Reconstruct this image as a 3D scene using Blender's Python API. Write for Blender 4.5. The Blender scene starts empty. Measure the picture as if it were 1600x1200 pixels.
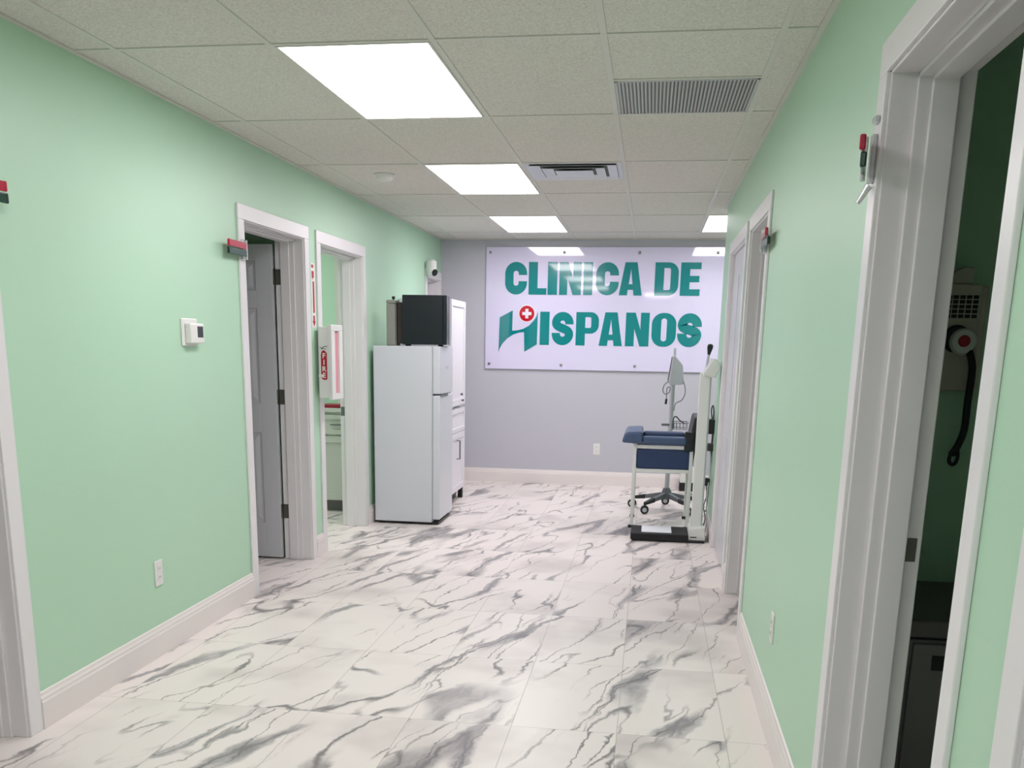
import bpy, bmesh, math, random
from mathutils import Vector, Matrix

random.seed(7)
scene = bpy.context.scene
COL = scene.collection

# ------------------------------------------------------------------ camera
FPX, PX, PY = 1528.37, 772.10, 908.74        # focal length and principal point for a 1600x1200 frame
yaw, pitch, roll, CAMZ = -0.151912, 0.237984, 0.015637, 1.4555
fw = Vector((math.sin(yaw)*math.cos(pitch), math.cos(yaw)*math.cos(pitch), -math.sin(pitch)))
rt = Vector((math.cos(yaw), -math.sin(yaw), 0))
up = rt.cross(fw)
r2 = math.cos(roll)*rt + math.sin(roll)*up
u2 = r2.cross(fw)
cam_data = bpy.data.cameras.new('camera')
cam = bpy.data.objects.new('camera', cam_data)
COL.objects.link(cam)
M = Matrix((r2, u2, -fw)).transposed().to_4x4()
M.translation = Vector((0, 0, CAMZ))
cam.matrix_world = M
cam_data.sensor_fit = 'HORIZONTAL'
cam_data.sensor_width = 36.0
cam_data.lens = FPX/1600*36.0
cam_data.shift_x = (800-PX)/1600
cam_data.shift_y = (PY-600)/1600
cam_data.clip_start = 0.05
scene.camera = cam

# ------------------------------------------------------------------ world, exposure
world = bpy.data.worlds.new('world')
scene.world = world
world.use_nodes = True
world.node_tree.nodes['Background'].inputs[0].default_value = (0.8, 0.85, 0.9, 1)
world.node_tree.nodes['Background'].inputs[1].default_value = 0.02
scene.view_settings.view_transform = 'Standard'
scene.view_settings.look = 'None'
scene.view_settings.gamma = 1
scene.view_settings.use_curve_mapping = False
scene.view_settings.exposure = 0.42
PANEL_STRENGTH = 9.0                          # glow of every ceiling panel
PANEL_COLOUR = (1.0, 0.93, 0.985)

# ------------------------------------------------------------------ room numbers
XL, XR, YB, HC = -2.23, 0.522, 10.523, 2.511  # corridor faces, back wall, ceiling
WT = 0.19                                     # wall thickness
YEND = 8.155                                  # where the right wall stops
YREAR = -2.6
GX = [-2.05, -1.4405, -0.8309, -0.2213, 0.3883, 0.9979, 1.6075]
GY = [3.769+1.2192*i for i in range(-5, 6)]


def lin(r, g, b):
    f = lambda c: (c/255/12.92) if c/255 <= .04045 else ((c/255+.055)/1.055)**2.4
    return (f(r), f(g), f(b), 1)


# ------------------------------------------------------------------ materials
def mat(name, col, rough=.5, metal=0., coat=0., bump=0., bscale=200., var=0., vscale=3., emis=None, es=0., spec=.5, trans=0.):
    m = bpy.data.materials.new(name)
    m.use_nodes = True
    nt = m.node_tree
    b = nt.nodes['Principled BSDF']
    b.inputs['Base Color'].default_value = col
    b.inputs['Roughness'].default_value = rough
    b.inputs['Metallic'].default_value = metal
    b.inputs['Coat Weight'].default_value = coat
    b.inputs['Coat Roughness'].default_value = .04
    b.inputs['Specular IOR Level'].default_value = spec
    b.inputs['Transmission Weight'].default_value = trans
    geo = nt.nodes.new('ShaderNodeNewGeometry')
    if var:
        n = nt.nodes.new('ShaderNodeTexNoise')
        n.inputs['Scale'].default_value = vscale
        n.inputs['Detail'].default_value = 4
        nt.links.new(geo.outputs['Position'], n.inputs['Vector'])
        mx = nt.nodes.new('ShaderNodeMix')
        mx.data_type = 'RGBA'
        mx.inputs['A'].default_value = tuple(c*(1-var) for c in col[:3])+(1,)
        mx.inputs['B'].default_value = tuple(min(1, c*(1+var)) for c in col[:3])+(1,)
        nt.links.new(n.outputs['Fac'], mx.inputs['Factor'])
        nt.links.new(mx.outputs['Result'], b.inputs['Base Color'])
    if bump:
        n = nt.nodes.new('ShaderNodeTexNoise')
        n.inputs['Scale'].default_value = bscale
        n.inputs['Detail'].default_value = 3
        nt.links.new(geo.outputs['Position'], n.inputs['Vector'])
        bp = nt.nodes.new('ShaderNodeBump')
        bp.inputs['Strength'].default_value = bump
        bp.inputs['Distance'].default_value = .002
        nt.links.new(n.outputs['Fac'], bp.inputs['Height'])
        nt.links.new(bp.outputs['Normal'], b.inputs['Normal'])
    if emis:
        b.inputs['Emission Color'].default_value = emis
        b.inputs['Emission Strength'].default_value = es
    return m


GREEN = mat('green_paint', lin(184, 221, 193), .42, bump=.15, bscale=260, var=.015)
GREY = mat('lavender_grey_paint', lin(196, 195, 205), .5, bump=.12, bscale=260, var=.015)
TRIM = mat('white_trim_paint', lin(233, 230, 232), .32, var=.01)
BASE = mat('white_baseboard_paint', lin(236, 228, 226), .35, var=.01)
DOORM = mat('white_door_paint', lin(206, 206, 212), .38, var=.01)
GRID = mat('grid_white_metal', lin(214, 212, 204), .45)
FRIDGE = mat('fridge_white_enamel', lin(216, 219, 226), .28, bump=.06, bscale=500)
CABW = mat('cabinet_white', lin(236, 233, 240), .4)
CABO = mat('cabinet_offwhite', lin(212, 210, 204), .45)
BLACK = mat('black_plastic', lin(24, 26, 30), .42)
BLACKG = mat('black_gloss', lin(20, 26, 34), .25, var=.05)
RUBBER = mat('black_rubber', lin(20, 20, 22), .7, bump=.2, bscale=400)
NAVY = mat('navy_vinyl', lin(34, 56, 96), .38, bump=.15, bscale=300)
NAVYP = mat('blue_vinyl_pad', lin(66, 86, 118), .35, bump=.15, bscale=300)
WHITEM = mat('white_powder_coat', lin(228, 229, 226), .35)
WHITEP = mat('white_plastic', lin(232, 231, 228), .38)
GREYP = mat('grey_plastic', lin(196, 196, 204), .4)
GREYD = mat('grey_dark_metal', lin(112, 116, 122), .38, metal=.3)
GREYB = mat('grey_brown_box', lin(140, 142, 134), .6, var=.06, vscale=12)
BROWN = mat('dark_brown_plastic', lin(62, 54, 54), .55)
NICKEL = mat('satin_nickel', lin(150, 150, 150), .35, metal=.9)
BRONZE = mat('dark_bronze_hinge', lin(108, 104, 98), .45, metal=.7)
STEEL = mat('galvanised_diffuser', lin(214, 216, 222), .35, metal=.2)
GRILLE = mat('return_grille_grey', lin(192, 190, 194), .5)
VOID = mat('duct_dark', lin(46, 48, 50), .9)
MESH = mat('grille_backing_grey', lin(120, 118, 122), .8)
RED = mat('red_plastic', lin(188, 20, 58), .2, coat=.3)
GREENP = mat('dark_green_plastic', lin(10, 60, 46), .25, coat=.1)
REDP = mat('red_print', lin(176, 24, 48), .5)
PINKP = mat('pink_strip', lin(226, 150, 164), .5)
TEAL = mat('teal_print', lin(0, 134, 138), .12, coat=1)
SIGNP = mat('gloss_acrylic', lin(226, 220, 248), .06, coat=1)
SIGNW = mat('white_print', lin(238, 234, 246), .12, coat=1)
BADGE = mat('red_badge_print', lin(196, 14, 40), .12, coat=1)
SCREEN = mat('dark_lcd', lin(46, 46, 54), .25)
PAPER = mat('white_paper', lin(238, 240, 246), .6)
BEIGE = mat('beige_housing', lin(200, 192, 180), .45)
CABG = mat('grey_cabinet', lin(140, 134, 136), .5)
CABT = mat('grey_cabinet_top', lin(112, 106, 106), .5)
CLEAR = mat('clear_plastic', lin(205, 210, 210), .12, coat=.5)
REDBOX = mat('red_cover', lin(150, 20, 46), .5)
GLOW = mat('ceiling_panel_glow', (.9, .9, .9, 1), .5, emis=PANEL_COLOUR+(1,), es=PANEL_STRENGTH)


def tile_mat():
    m = bpy.data.materials.new('mineral_fibre_tile')
    m.use_nodes = True
    nt = m.node_tree
    N, L = nt.nodes.new, nt.links.new
    b = nt.nodes['Principled BSDF']
    b.inputs['Roughness'].default_value = .9
    geo = N('ShaderNodeNewGeometry')
    n = N('ShaderNodeTexNoise'); n.inputs['Scale'].default_value = 130; n.inputs['Detail'].default_value = 3
    n2 = N('ShaderNodeTexVoronoi'); n2.inputs['Scale'].default_value = 75
    L(geo.outputs['Position'], n.inputs['Vector']); L(geo.outputs['Position'], n2.inputs['Vector'])
    r = N('ShaderNodeValToRGB')
    r.color_ramp.elements[0].position = .36; r.color_ramp.elements[0].color = lin(208, 203, 196)
    r.color_ramp.elements[1].position = .6; r.color_ramp.elements[1].color = lin(228, 224, 218)
    L(n.outputs['Fac'], r.inputs['Fac']); L(r.outputs['Color'], b.inputs['Base Color'])
    ad = N('ShaderNodeMath'); ad.operation = 'ADD'
    L(n.outputs['Fac'], ad.inputs[0]); L(n2.outputs['Distance'], ad.inputs[1])
    bp = N('ShaderNodeBump'); bp.inputs['Strength'].default_value = .3; bp.inputs['Distance'].default_value = .003
    L(ad.outputs[0], bp.inputs['Height']); L(bp.outputs['Normal'], b.inputs['Normal'])
    return m


def floor_mat():
    m = bpy.data.materials.new('marble_tile_floor')
    m.use_nodes = True
    nt = m.node_tree
    N, L = nt.nodes.new, nt.links.new
    b = nt.nodes['Principled BSDF']

    def math_(op, a, c=None, d=None):
        k = N('ShaderNodeMath'); k.operation = op
        for i, v in enumerate((a, c, d)):
            if v is None: continue
            if isinstance(v, (int, float)): k.inputs[i].default_value = v
            else: L(v, k.inputs[i])
        return k.outputs[0]

    def step(v, lo, hi):
        k = N('ShaderNodeMapRange'); k.interpolation_type = 'SMOOTHSTEP'
        k.inputs['From Min'].default_value = lo; k.inputs['From Max'].default_value = hi
        L(v, k.inputs['Value'])
        return k.outputs[0]
    geo = N('ShaderNodeNewGeometry')
    sp = N('ShaderNodeSeparateXYZ'); L(geo.outputs['Position'], sp.inputs[0])
    TW, TL = .4115, .8232
    u = math_('DIVIDE', math_('SUBTRACT', sp.outputs[0], -.470), TW)
    v = math_('DIVIDE', math_('SUBTRACT', sp.outputs[1], 3.570), TL)
    iu, iv = math_('FLOOR', u), math_('FLOOR', v)
    fu, fv = math_('FRACT', u), math_('FRACT', v)
    # two or three neighbouring columns are cut from one long print, so veins run on now and then
    cid = N('ShaderNodeCombineXYZ'); L(math_('FLOOR', math_('DIVIDE', math_('ADD', iu, iv), 2.0)), cid.inputs[0]); L(iv, cid.inputs[1])
    wn = N('ShaderNodeTexWhiteNoise'); wn.noise_dimensions = '2D'; L(cid.outputs[0], wn.inputs['Vector'])
    sc = N('ShaderNodeVectorMath'); sc.operation = 'SCALE'; L(wn.outputs['Color'], sc.inputs[0]); sc.inputs['Scale'].default_value = 23
    ad = N('ShaderNodeVectorMath'); ad.operation = 'ADD'; L(geo.outputs['Position'], ad.inputs[0]); L(sc.outputs[0], ad.inputs[1])
    # long axis of the print leans a little from the corridor axis
    mp = N('ShaderNodeMapping'); mp.vector_type = 'POINT'; mp.inputs['Rotation'].default_value = (0, 0, math.radians(17))
    L(ad.outputs[0], mp.inputs['Vector'])

    def vmul(v, k):
        m_ = N('ShaderNodeVectorMath'); m_.operation = 'MULTIPLY'; L(v, m_.inputs[0]); m_.inputs[1].default_value = k
        return m_.outputs[0]

    def vadd(v, k):
        m_ = N('ShaderNodeVectorMath'); m_.operation = 'ADD'; L(v, m_.inputs[0])
        if isinstance(k, tuple): m_.inputs[1].default_value = k
        else: L(k, m_.inputs[1])
        return m_.outputs[0]

    def noise(v, scale, detail, rough=.5):
        n_ = N('ShaderNodeTexNoise'); n_.inputs['Scale'].default_value = scale; n_.inputs['Detail'].default_value = detail
        n_.inputs['Roughness'].default_value = rough; L(v, n_.inputs['Vector'])
        return n_
    w1 = noise(vmul(mp.outputs[0], (2.2, 1.5, 1)), 1.6, 5, .6)
    warp = vmul(vadd(w1.outputs['Color'], (-.5, -.5, -.5)), (.20, .10, 0))
    base = vadd(mp.outputs[0], warp)
    st = vmul(base, (3.0, .50, 1))

    def ridge(scale, detail, off):
        n_ = noise(vadd(st, off), scale, detail, .40)
        return math_('ABSOLUTE', math_('SUBTRACT', n_.outputs['Fac'], .5))
    rA = ridge(1.05, 1, (3, 7, 1))
    rB = ridge(1.6, 1.5, (11, 2, 5))
    rC = ridge(1.25, 3, (5, 19, 9))
    mk = noise(vmul(mp.outputs[0], (1.5, .8, 1)), 1.5, 1).outputs['Fac']
    mk2 = noise(vadd(vmul(mp.outputs[0], (1.8, 1.0, 1)), (9, 4, 2)), 1.6, 2).outputs['Fac']
    fray = noise(vmul(base, (3.2, .7, 1)), 8, 6, .6).outputs['Fac']
    # broad soft bands, frayed inside
    band = math_('MULTIPLY', math_('SUBTRACT', 1.0, step(rA, .014, .044)), step(mk, .46, .60))
    band = math_('MULTIPLY', band, math_('ADD', math_('MULTIPLY', fray, 1.5), .05))
    # thin dark veins, swelling and fading along their length
    tA = math_('MULTIPLY', math_('SUBTRACT', 1.0, step(rA, .0, .011)), step(mk2, .36, .56))
    tB = math_('MULTIPLY', math_('SUBTRACT', 1.0, step(rB, .001, .015)), step(mk2, .44, .60))
    tC = math_('MULTIPLY', math_('SUBTRACT', 1.0, step(rC, .0, .010)), step(mk, .44, .60))
    vein = math_('MAXIMUM', math_('MAXIMUM', tA, tB), math_('MULTIPLY', tC, .8))
    c1 = N('ShaderNodeMix'); c1.data_type = 'RGBA'; c1.inputs['A'].default_value = lin(238, 230, 225); c1.inputs['B'].default_value = lin(146, 142, 144)
    L(math_('MINIMUM', math_('MULTIPLY', band, 1.0), 1.0), c1.inputs['Factor'])
    c2 = N('ShaderNodeMix'); c2.data_type = 'RGBA'; c2.inputs['B'].default_value = lin(108, 104, 106)
    L(c1.outputs['Result'], c2.inputs['A']); L(math_('MULTIPLY', vein, .9), c2.inputs['Factor'])
    # faint cloud
    cl = N('ShaderNodeTexNoise'); cl.inputs['Scale'].default_value = 1.6; cl.inputs['Detail'].default_value = 3; L(ad.outputs[0], cl.inputs['Vector'])
    c3 = N('ShaderNodeMix'); c3.data_type = 'RGBA'; c3.blend_type = 'MULTIPLY'; c3.inputs['B'].default_value = lin(226, 224, 224)
    L(c2.outputs['Result'], c3.inputs['A']); L(step(cl.outputs['Fac'], .5, .75), c3.inputs['Factor'])
    # joints
    ju = math_('MINIMUM', fu, math_('SUBTRACT', 1.0, fu)); jv = math_('MINIMUM', fv, math_('SUBTRACT', 1.0, fv))
    j = math_('MINIMUM', math_('MULTIPLY', ju, TW), math_('MULTIPLY', jv, TL))
    joint = math_('SUBTRACT', 1.0, step(j, .0006, .0016))
    c4 = N('ShaderNodeMix'); c4.data_type = 'RGBA'; c4.inputs['B'].default_value = lin(150, 144, 140)
    L(c3.outputs['Result'], c4.inputs['A']); L(math_('MULTIPLY', joint, .75), c4.inputs['Factor'])
    L(c4.outputs['Result'], b.inputs['Base Color'])
    b.inputs['Roughness'].default_value = .34
    b.inputs['Specular IOR Level'].default_value = .42
    bp = N('ShaderNodeBump'); bp.inputs['Strength'].default_value = .3; bp.inputs['Distance'].default_value = .002; bp.invert = True
    L(joint, bp.inputs['Height']); L(bp.outputs['Normal'], b.inputs['Normal'])
    return m


TILE = tile_mat()
FLOOR = floor_mat()


# ------------------------------------------------------------------ mesh helpers
class MB:
    def __init__(self):
        self.bm = bmesh.new()

    def box(self, x0, x1, y0, y1, z0, z1):
        x0, x1 = min(x0, x1), max(x0, x1); y0, y1 = min(y0, y1), max(y0, y1); z0, z1 = min(z0, z1), max(z0, z1)
        v = [self.bm.verts.new(p) for p in ((x0, y0, z0), (x1, y0, z0), (x1, y1, z0), (x0, y1, z0), (x0, y0, z1), (x1, y0, z1), (x1, y1, z1), (x0, y1, z1))]
        for f in ((3, 2, 1, 0), (4, 5, 6, 7), (0, 1, 5, 4), (1, 2, 6, 5), (2, 3, 7, 6), (3, 0, 4, 7)):
            self.bm.faces.new([v[i] for i in f])
        return self

    def hexa(self, pts):
        """eight corners, bottom loop then top loop"""
        v = [self.bm.verts.new(p) for p in pts]
        for f in ((3, 2, 1, 0), (4, 5, 6, 7), (0, 1, 5, 4), (1, 2, 6, 5), (2, 3, 7, 6), (3, 0, 4, 7)):
            self.bm.faces.new([v[i] for i in f])
        return self

    def prism(self, poly, fn, t0, t1):
        """poly: 2-D outline; fn(a, b, t) -> xyz"""
        a = [self.bm.verts.new(fn(p[0], p[1], t0)) for p in poly]
        b = [self.bm.verts.new(fn(p[0], p[1], t1)) for p in poly]
        self.bm.faces.new(a); self.bm.faces.new(b[::-1])
        n = len(poly)
        for i in range(n):
            self.bm.faces.new((a[i], b[i], b[(i+1) % n], a[(i+1) % n]))
        return self

    def cyl(self, p0, p1, r0, r1=None, n=20, caps=True):
        r1 = r0 if r1 is None else r1
        p0, p1 = Vector(p0), Vector(p1)
        d = (p1-p0).normalized()
        a = d.orthogonal().normalized(); c = d.cross(a)
        A = [self.bm.verts.new(p0+(a*math.cos(2*math.pi*i/n)+c*math.sin(2*math.pi*i/n))*r0) for i in range(n)]
        B = [self.bm.verts.new(p1+(a*math.cos(2*math.pi*i/n)+c*math.sin(2*math.pi*i/n))*r1) for i in range(n)]
        for i in range(n):
            self.bm.faces.new((A[i], A[(i+1) % n], B[(i+1) % n], B[i]))
        if caps:
            self.bm.faces.new(A[::-1]); self.bm.faces.new(B)
        return self

    def lathe(self, c, axis, prof, n=28):
        """prof: (radius, distance along axis)"""
        c = Vector(c); d = Vector(axis).normalized(); a = d.orthogonal().normalized(); e = d.cross(a)
        rings = []
        for r, t in prof:
            if r < 1e-6:
                rings.append([self.bm.verts.new(c+d*t)])
            else:
                rings.append([self.bm.verts.new(c+d*t+(a*math.cos(2*math.pi*i/n)+e*math.sin(2*math.pi*i/n))*r) for i in range(n)])
        for A, B in zip(rings, rings[1:]):
            for i in range(n):
                if len(A) == 1 and len(B) == 1: continue
                if len(A) == 1: self.bm.faces.new((A[0], B[(i+1) % n], B[i]))
                elif len(B) == 1: self.bm.faces.new((A[i], A[(i+1) % n], B[0]))
                else: self.bm.faces.new((A[i], A[(i+1) % n], B[(i+1) % n], B[i]))
        return self

    def tube(self, pts, r, n=8, smooth=4):
        P = [Vector(p) for p in pts]
        if smooth > 1 and len(P) > 2:
            Q = []
            for i in range(len(P)-1):
                a, b, c, d = P[max(i-1, 0)], P[i], P[i+1], P[min(i+2, len(P)-1)]
                for k in range(smooth):
                    t = k/smooth
                    Q.append(.5*((2*b)+(c-a)*t+(2*a-5*b+4*c-d)*t*t+(3*b-a-3*c+d)*t**3))
            Q.append(P[-1]); P = Q
        rings = []; prev = None
        for i, p in enumerate(P):
            d = (P[min(i+1, len(P)-1)]-P[max(i-1, 0)])
            d = d.normalized() if d.length > 1e-9 else Vector((0, 0, 1))
            a = d.orthogonal().normalized() if prev is None else (prev-d*prev.dot(d)).normalized()
            prev = a; e = d.cross(a)
            rings.append([self.bm.verts.new(p+(a*math.cos(2*math.pi*k/n)+e*math.sin(2*math.pi*k/n))*r) for k in range(n)])
        for A, B in zip(rings, rings[1:]):
            for k in range(n):
                self.bm.faces.new((A[k], A[(k+1) % n], B[(k+1) % n], B[k]))
        self.bm.faces.new(rings[0][::-1]); self.bm.faces.new(rings[-1])
        return self

    def rot(self, pivot, axis, ang):
        bmesh.ops.rotate(self.bm, verts=self.bm.verts, cent=pivot, matrix=Matrix.Rotation(ang, 3, axis))
        return self

    def build(self, name, material, parent=None, loc=None, bevel=0., seg=2, smooth=False):
        base = Vector((0, 0, 0))
        if parent is not None:
            p = parent
            while p is not None:
                base += Vector(p.location); p = p.parent
        elif loc is not None:
            base = Vector(loc)
        bmesh.ops.recalc_face_normals(self.bm, faces=self.bm.faces)
        if base.length: bmesh.ops.translate(self.bm, verts=self.bm.verts, vec=-base)
        me = bpy.data.meshes.new(name)
        self.bm.to_mesh(me); self.bm.free()
        me.materials.append(material)
        if smooth:
            for f in me.polygons: f.use_smooth = True
            try: me.set_sharp_from_angle(angle=math.radians(40))
            except Exception: pass
        o = bpy.data.objects.new(name, me)
        COL.objects.link(o)
        if parent is not None: o.parent = parent
        elif loc is not None: o.location = loc
        if bevel:
            md = o.modifiers.new('edge', 'BEVEL'); md.width = bevel; md.segments = seg
            md.limit_method = 'ANGLE'; md.angle_limit = math.radians(40)
        return o


def struct(o):
    o['kind'] = 'structure'
    return o


def tag(o, label, cat, group=None):
    o['label'] = label; o['category'] = cat
    if group: o['group'] = group
    return o


def thing(name, label, cat, loc, group=None):
    o = bpy.data.objects.new(name, None)
    o.empty_display_size = .1
    COL.objects.link(o); o.location = loc
    return tag(o, label, cat, group)


def dup(root, loc, label, group=None):
    r = root.copy(); COL.objects.link(r); r.location = loc; r['label'] = label
    if group: r['group'] = group
    for ch in list(root.children):
        c = ch.copy(); COL.objects.link(c); c.parent = r
        for g in list(ch.children):
            d = g.copy(); COL.objects.link(d); d.parent = c
    return r


# ------------------------------------------------------------------ the shell
struct(MB().box(-5.2, 3.4, YREAR-.2, YB+.2, -.1, 0).build('floor', FLOOR))
struct(MB().box(-5.2, 3.4, YREAR-.2, YB+.2, HC, HC+.1).build('ceiling', TILE))

DH = 2.085                                   # door opening height
CW = .085                                    # casing width
# openings in the left wall / right wall: near jamb, far jamb
L_OPEN = [(2.17, 3.108), (5.340, 6.290), (6.613, 7.595), (9.858, 10.430)]
R_OPEN = [(.40, 1.319), (1.667, 2.612), (5.045, 5.925), (6.235, 7.360)]


def wall_along_y(name, face, d, y0, y1, opens, m):
    b = MB(); y = y0; j = .018
    for a, c in opens:
        b.box(face, face+d*WT, y, a-j, 0, HC)
        b.box(face, face+d*WT, a-j, c+j, DH+j, HC)
        y = c+j
    b.box(face, face+d*WT, y, y1, 0, HC)
    return struct(b.build(name, m))


wall_along_y('wall_left', XL, -1, YREAR, YB, L_OPEN, GREEN)
wall_along_y('wall_right', XR, 1, YREAR, YEND, R_OPEN, GREEN)
struct(MB().box(-5.2, 3.4, YB, YB+.15, 0, HC).build('wall_back', GREY))
struct(MB().box(-5.2, 3.4, YREAR-.15, YREAR, 0, HC).build('wall_rear', GREEN))
struct(MB().box(XR+WT, 3.2, YEND-.1, YEND, 0, HC).build('wall_alcove_near', GREEN))
struct(MB().box(2.35, 2.45, YEND, YB, 0, HC).build('wall_alcove_right', GREEN))
struct(MB().box(-5.1, -5.0, YREAR, YB, 0, HC).build('wall_outer_left', GREEN))
struct(MB().box(3.2, 3.3, YREAR, YB, 0, HC).build('wall_outer_right', GREEN))
for nm, y0, y1 in (('wall_left_room_first', 4.5, 4.6), ('wall_left_room_second', 6.42, 6.50), ('wall_left_room_third', 8.8, 8.9)):
    struct(MB().box(-5.0, XL-WT, y0, y1, 0, HC).build(nm, GREEN))
for nm, y0, y1 in (('wall_right_room_first', 1.48, 1.56), ('wall_right_room_second', 3.9, 3.98), ('wall_right_room_third', 6.11, 6.19)):
    struct(MB().box(XR+WT, 3.2, y0, y1, 0, HC).build(nm, GREEN))
struct(MB().box(-2.80, XL-WT, 8.70, 8.80, 0, HC).build('wall_chase', CABO))

# ceiling grid: T-bars and wall angles
b = MB()
for x in GX:
    if x < XR-.05: b.box(x-.012, x+.012, YREAR, YB, HC-.004, HC+.002)
    else: b.box(x-.012, x+.012, YEND, YB, HC-.004, HC+.002)
for y in GY:
    b.box(XL, XR if y < YEND else 2.35, y-.012, y+.012, HC-.0045, HC+.002)
b.box(-.2213, .3883, 4.3786-.012, 4.3786+.012, HC-.0045, HC+.002)
b.box(-.8309, -.2213, 6.817-.012, 6.817+.012, HC-.0045, HC+.002)
struct(b.build('trim_1', GRID, bevel=.0008, seg=1))
b = MB()
b.box(XL, XL+.022, YREAR, YB, HC-.0075, HC-.001); b.box(XR-.022, XR, YREAR, YEND, HC-.0075, HC-.001)
b.box(XL, 2.35, YB-.022, YB, HC-.0075, HC-.001); b.box(XR-.02, 2.35, YEND, YEND+.022, HC-.0075, HC-.001)
struct(b.build('trim_2', GRID))

# baseboards: profile (outward, height)
BB = [(0, 0), (.016, 0), (.016, .105), (.0125, .112), (.0125, .122), (.008, .130), (.006, .142), (0, .145)]


def baseboard(name, segs, kind):
    b = MB()
    for s in segs:
        if kind == 'L': b.prism(BB, lambda p, q, t: (XL+p, t, q), *s)
        if kind == 'R': b.prism(BB, lambda p, q, t: (XR-p, t, q), *s)
        if kind == 'B': b.prism(BB, lambda p, q, t: (t, YB-p, q), *s)
    return struct(b.build(name, BASE))


def gaps(y0, y1, opens):
    out = []; y = y0
    for a, c in opens:
        if a-CW-y > .01: out.append((y, a-CW))
        y = c+CW
    if y1-y > .01: out.append((y, y1))
    return out


baseboard('baseboard_left', gaps(YREAR, YB-.016, L_OPEN), 'L')
baseboard('baseboard_right', gaps(YREAR, YEND, R_OPEN), 'R')
baseboard('baseboard_back', [(XL, 2.35)], 'B')


def door_trim(name, face, d, a, c, stop=True, near=CW):
    """casing on the corridor face, jamb lining through the wall, stop on the lining"""
    b = MB()
    o = face-d*.012                          # casing stands 12 mm proud
    e = .006                                 # reveal
    b.box(face, o, a-e, a-near, 0, DH+e); b.box(face, o, c+e, c+CW, 0, DH+e)
    b.box(face, o, a-near, c+CW, DH+e, DH+CW)
    x1 = face+d*WT
    b.box(face-d*.001, x1, a-.018, a, 0, DH+.018); b.box(face-d*.001, x1, c, c+.018, 0, DH+.018)
    b.box(face-d*.001, x1, a-.018, c+.018, DH, DH+.018)
    if stop:
        for q0, q1, t in ((.058, .150, .011), (.090, .150, .017)):
            b.box(face+d*q0, face+d*q1, a, a+t, 0, DH); b.box(face+d*q0, face+d*q1, c-t, c, 0, DH)
            b.box(face+d*q0, face+d*q1, a, c, DH-t, DH)
    return struct(b.build(name, TRIM, bevel=.003))


n = 3
TR = {}
for key, face, d, L_ in (('L', XL, -1, L_OPEN), ('R', XR, 1, R_OPEN)):
    for i, (a, c) in enumerate(L_):
        TR[key+str(i)] = door_trim('trim_%d' % n, face, d, a, c, near=.066 if key+str(i) == 'R1' else CW); n += 1


# strike plates of the nearest right-hand room and of the lit left room
MB().box(XR+.132, XR+.178, 2.612, 2.609, .925, .987).build('strike_plate', BRONZE, TR['R1'], bevel=.0015)
MB().box(XL-.150, XL-.185, 7.595, 7.592, .885, .955).build('strike_plate', GREYD, TR['L2'], bevel=.001)

# open six-panel door of the dark left room, leaf swung back to a right angle
dx1, dx0, dy0, dy1 = XL-WT-.012, XL-WT-.922, 6.265, 6.300
b = MB(); zt = 2.055
px = [dx0, dx0+.115, dx0+.115+.285, dx0+.115+.285+.11, dx1-.115, dx1]
pz = [.012, .25, .86, 1.05, 1.66, 1.77, 1.955, zt]
for i in (0, 2, 4): b.box(px[i], px[i+1], dy0, dy1, pz[0], pz[7])
for i in (1, 3):
    for k in (0, 2, 4, 6): b.box(px[i], px[i+1], dy0, dy1, pz[k], pz[k+1])
    for k in (1, 3, 5):
        b.box(px[i], px[i+1], dy0+.010, dy1-.010, pz[k], pz[k+1])
        x0, x1, z0, z1 = px[i], px[i+1], pz[k], pz[k+1]
        q, w = .018, .045
        b.hexa([(x0+q, dy0+.010, z0+q), (x1-q, dy0+.010, z0+q), (x1-q, dy0+.010, z1-q), (x0+q, dy0+.010, z1-q),
                (x0+w, dy0+.002, z0+w), (x1-w, dy0+.002, z0+w), (x1-w, dy0+.002, z1-w), (x0+w, dy0+.002, z1-w)])
door1 = struct(b.build('door_1', DOORM, bevel=.0015, seg=1))
for z in (.33, 1.095, 1.855):
    b = MB()
    b.box(XL-.150, XL-.188, 6.290, 6.287, z-.048, z+.048)
    b.cyl((XL-.203, 6.280, z-.048), (XL-.203, 6.280, z+.048), .0075, n=12)
    b.box(XL-.203, XL-.214, 6.268, 6.271, z-.048, z+.048)
    b.build('hinge', BRONZE, door1)
# closed closet door in the far left corner
b = MB(); x0 = XL-.155
b.box(x0, x0-.030, 9.861, 10.427, .01, DH-.003)
for z0, z1 in ((.22, .95), (1.1, 1.92)):
    b.box(x0, x0+.006, 9.861+.10, 10.427-.10, z0, z1)
struct(b.build('door_2', DOORM, bevel=.003))

# closed door of the far right room, almost flush with the corridor wall
b = MB()
b.box(XR+.020, XR+.0565, 6.238, 7.357, .01, DH-.003)
for y0, y1 in ((6.35, 6.74), (6.86, 7.25)):
    for z0, z1 in ((.24, .86), (1.05, 1.92)): b.box(XR+.016, XR+.022, y0, y1, z0, z1)
struct(b.build('door_3', DOORM, bevel=.003))

# ------------------------------------------------------------------ ceiling fittings
def light(x0, x1, y0, y1, label):
    t = thing('ceiling_light', label, 'ceiling light', ((x0+x1)/2, (y0+y1)/2, HC), 'flat panel lights in the ceiling grid')
    b = MB(); w = .010
    b.box(x0, x1, y0, y0+w, HC-.006, HC-.0005); b.box(x0, x1, y1-w, y1, HC-.006, HC-.0005)
    b.box(x0, x0+w, y0+w, y1-w, HC-.006, HC-.0005); b.box(x1-w, x1, y0+w, y1-w, HC-.006, HC-.0005)
    b.build('frame', GRID, t)
    MB().box(x0+w, x1-w, y0+w, y1-w, HC-.0035, HC-.0008).build('diffuser', GLOW, t)
    return t


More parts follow.
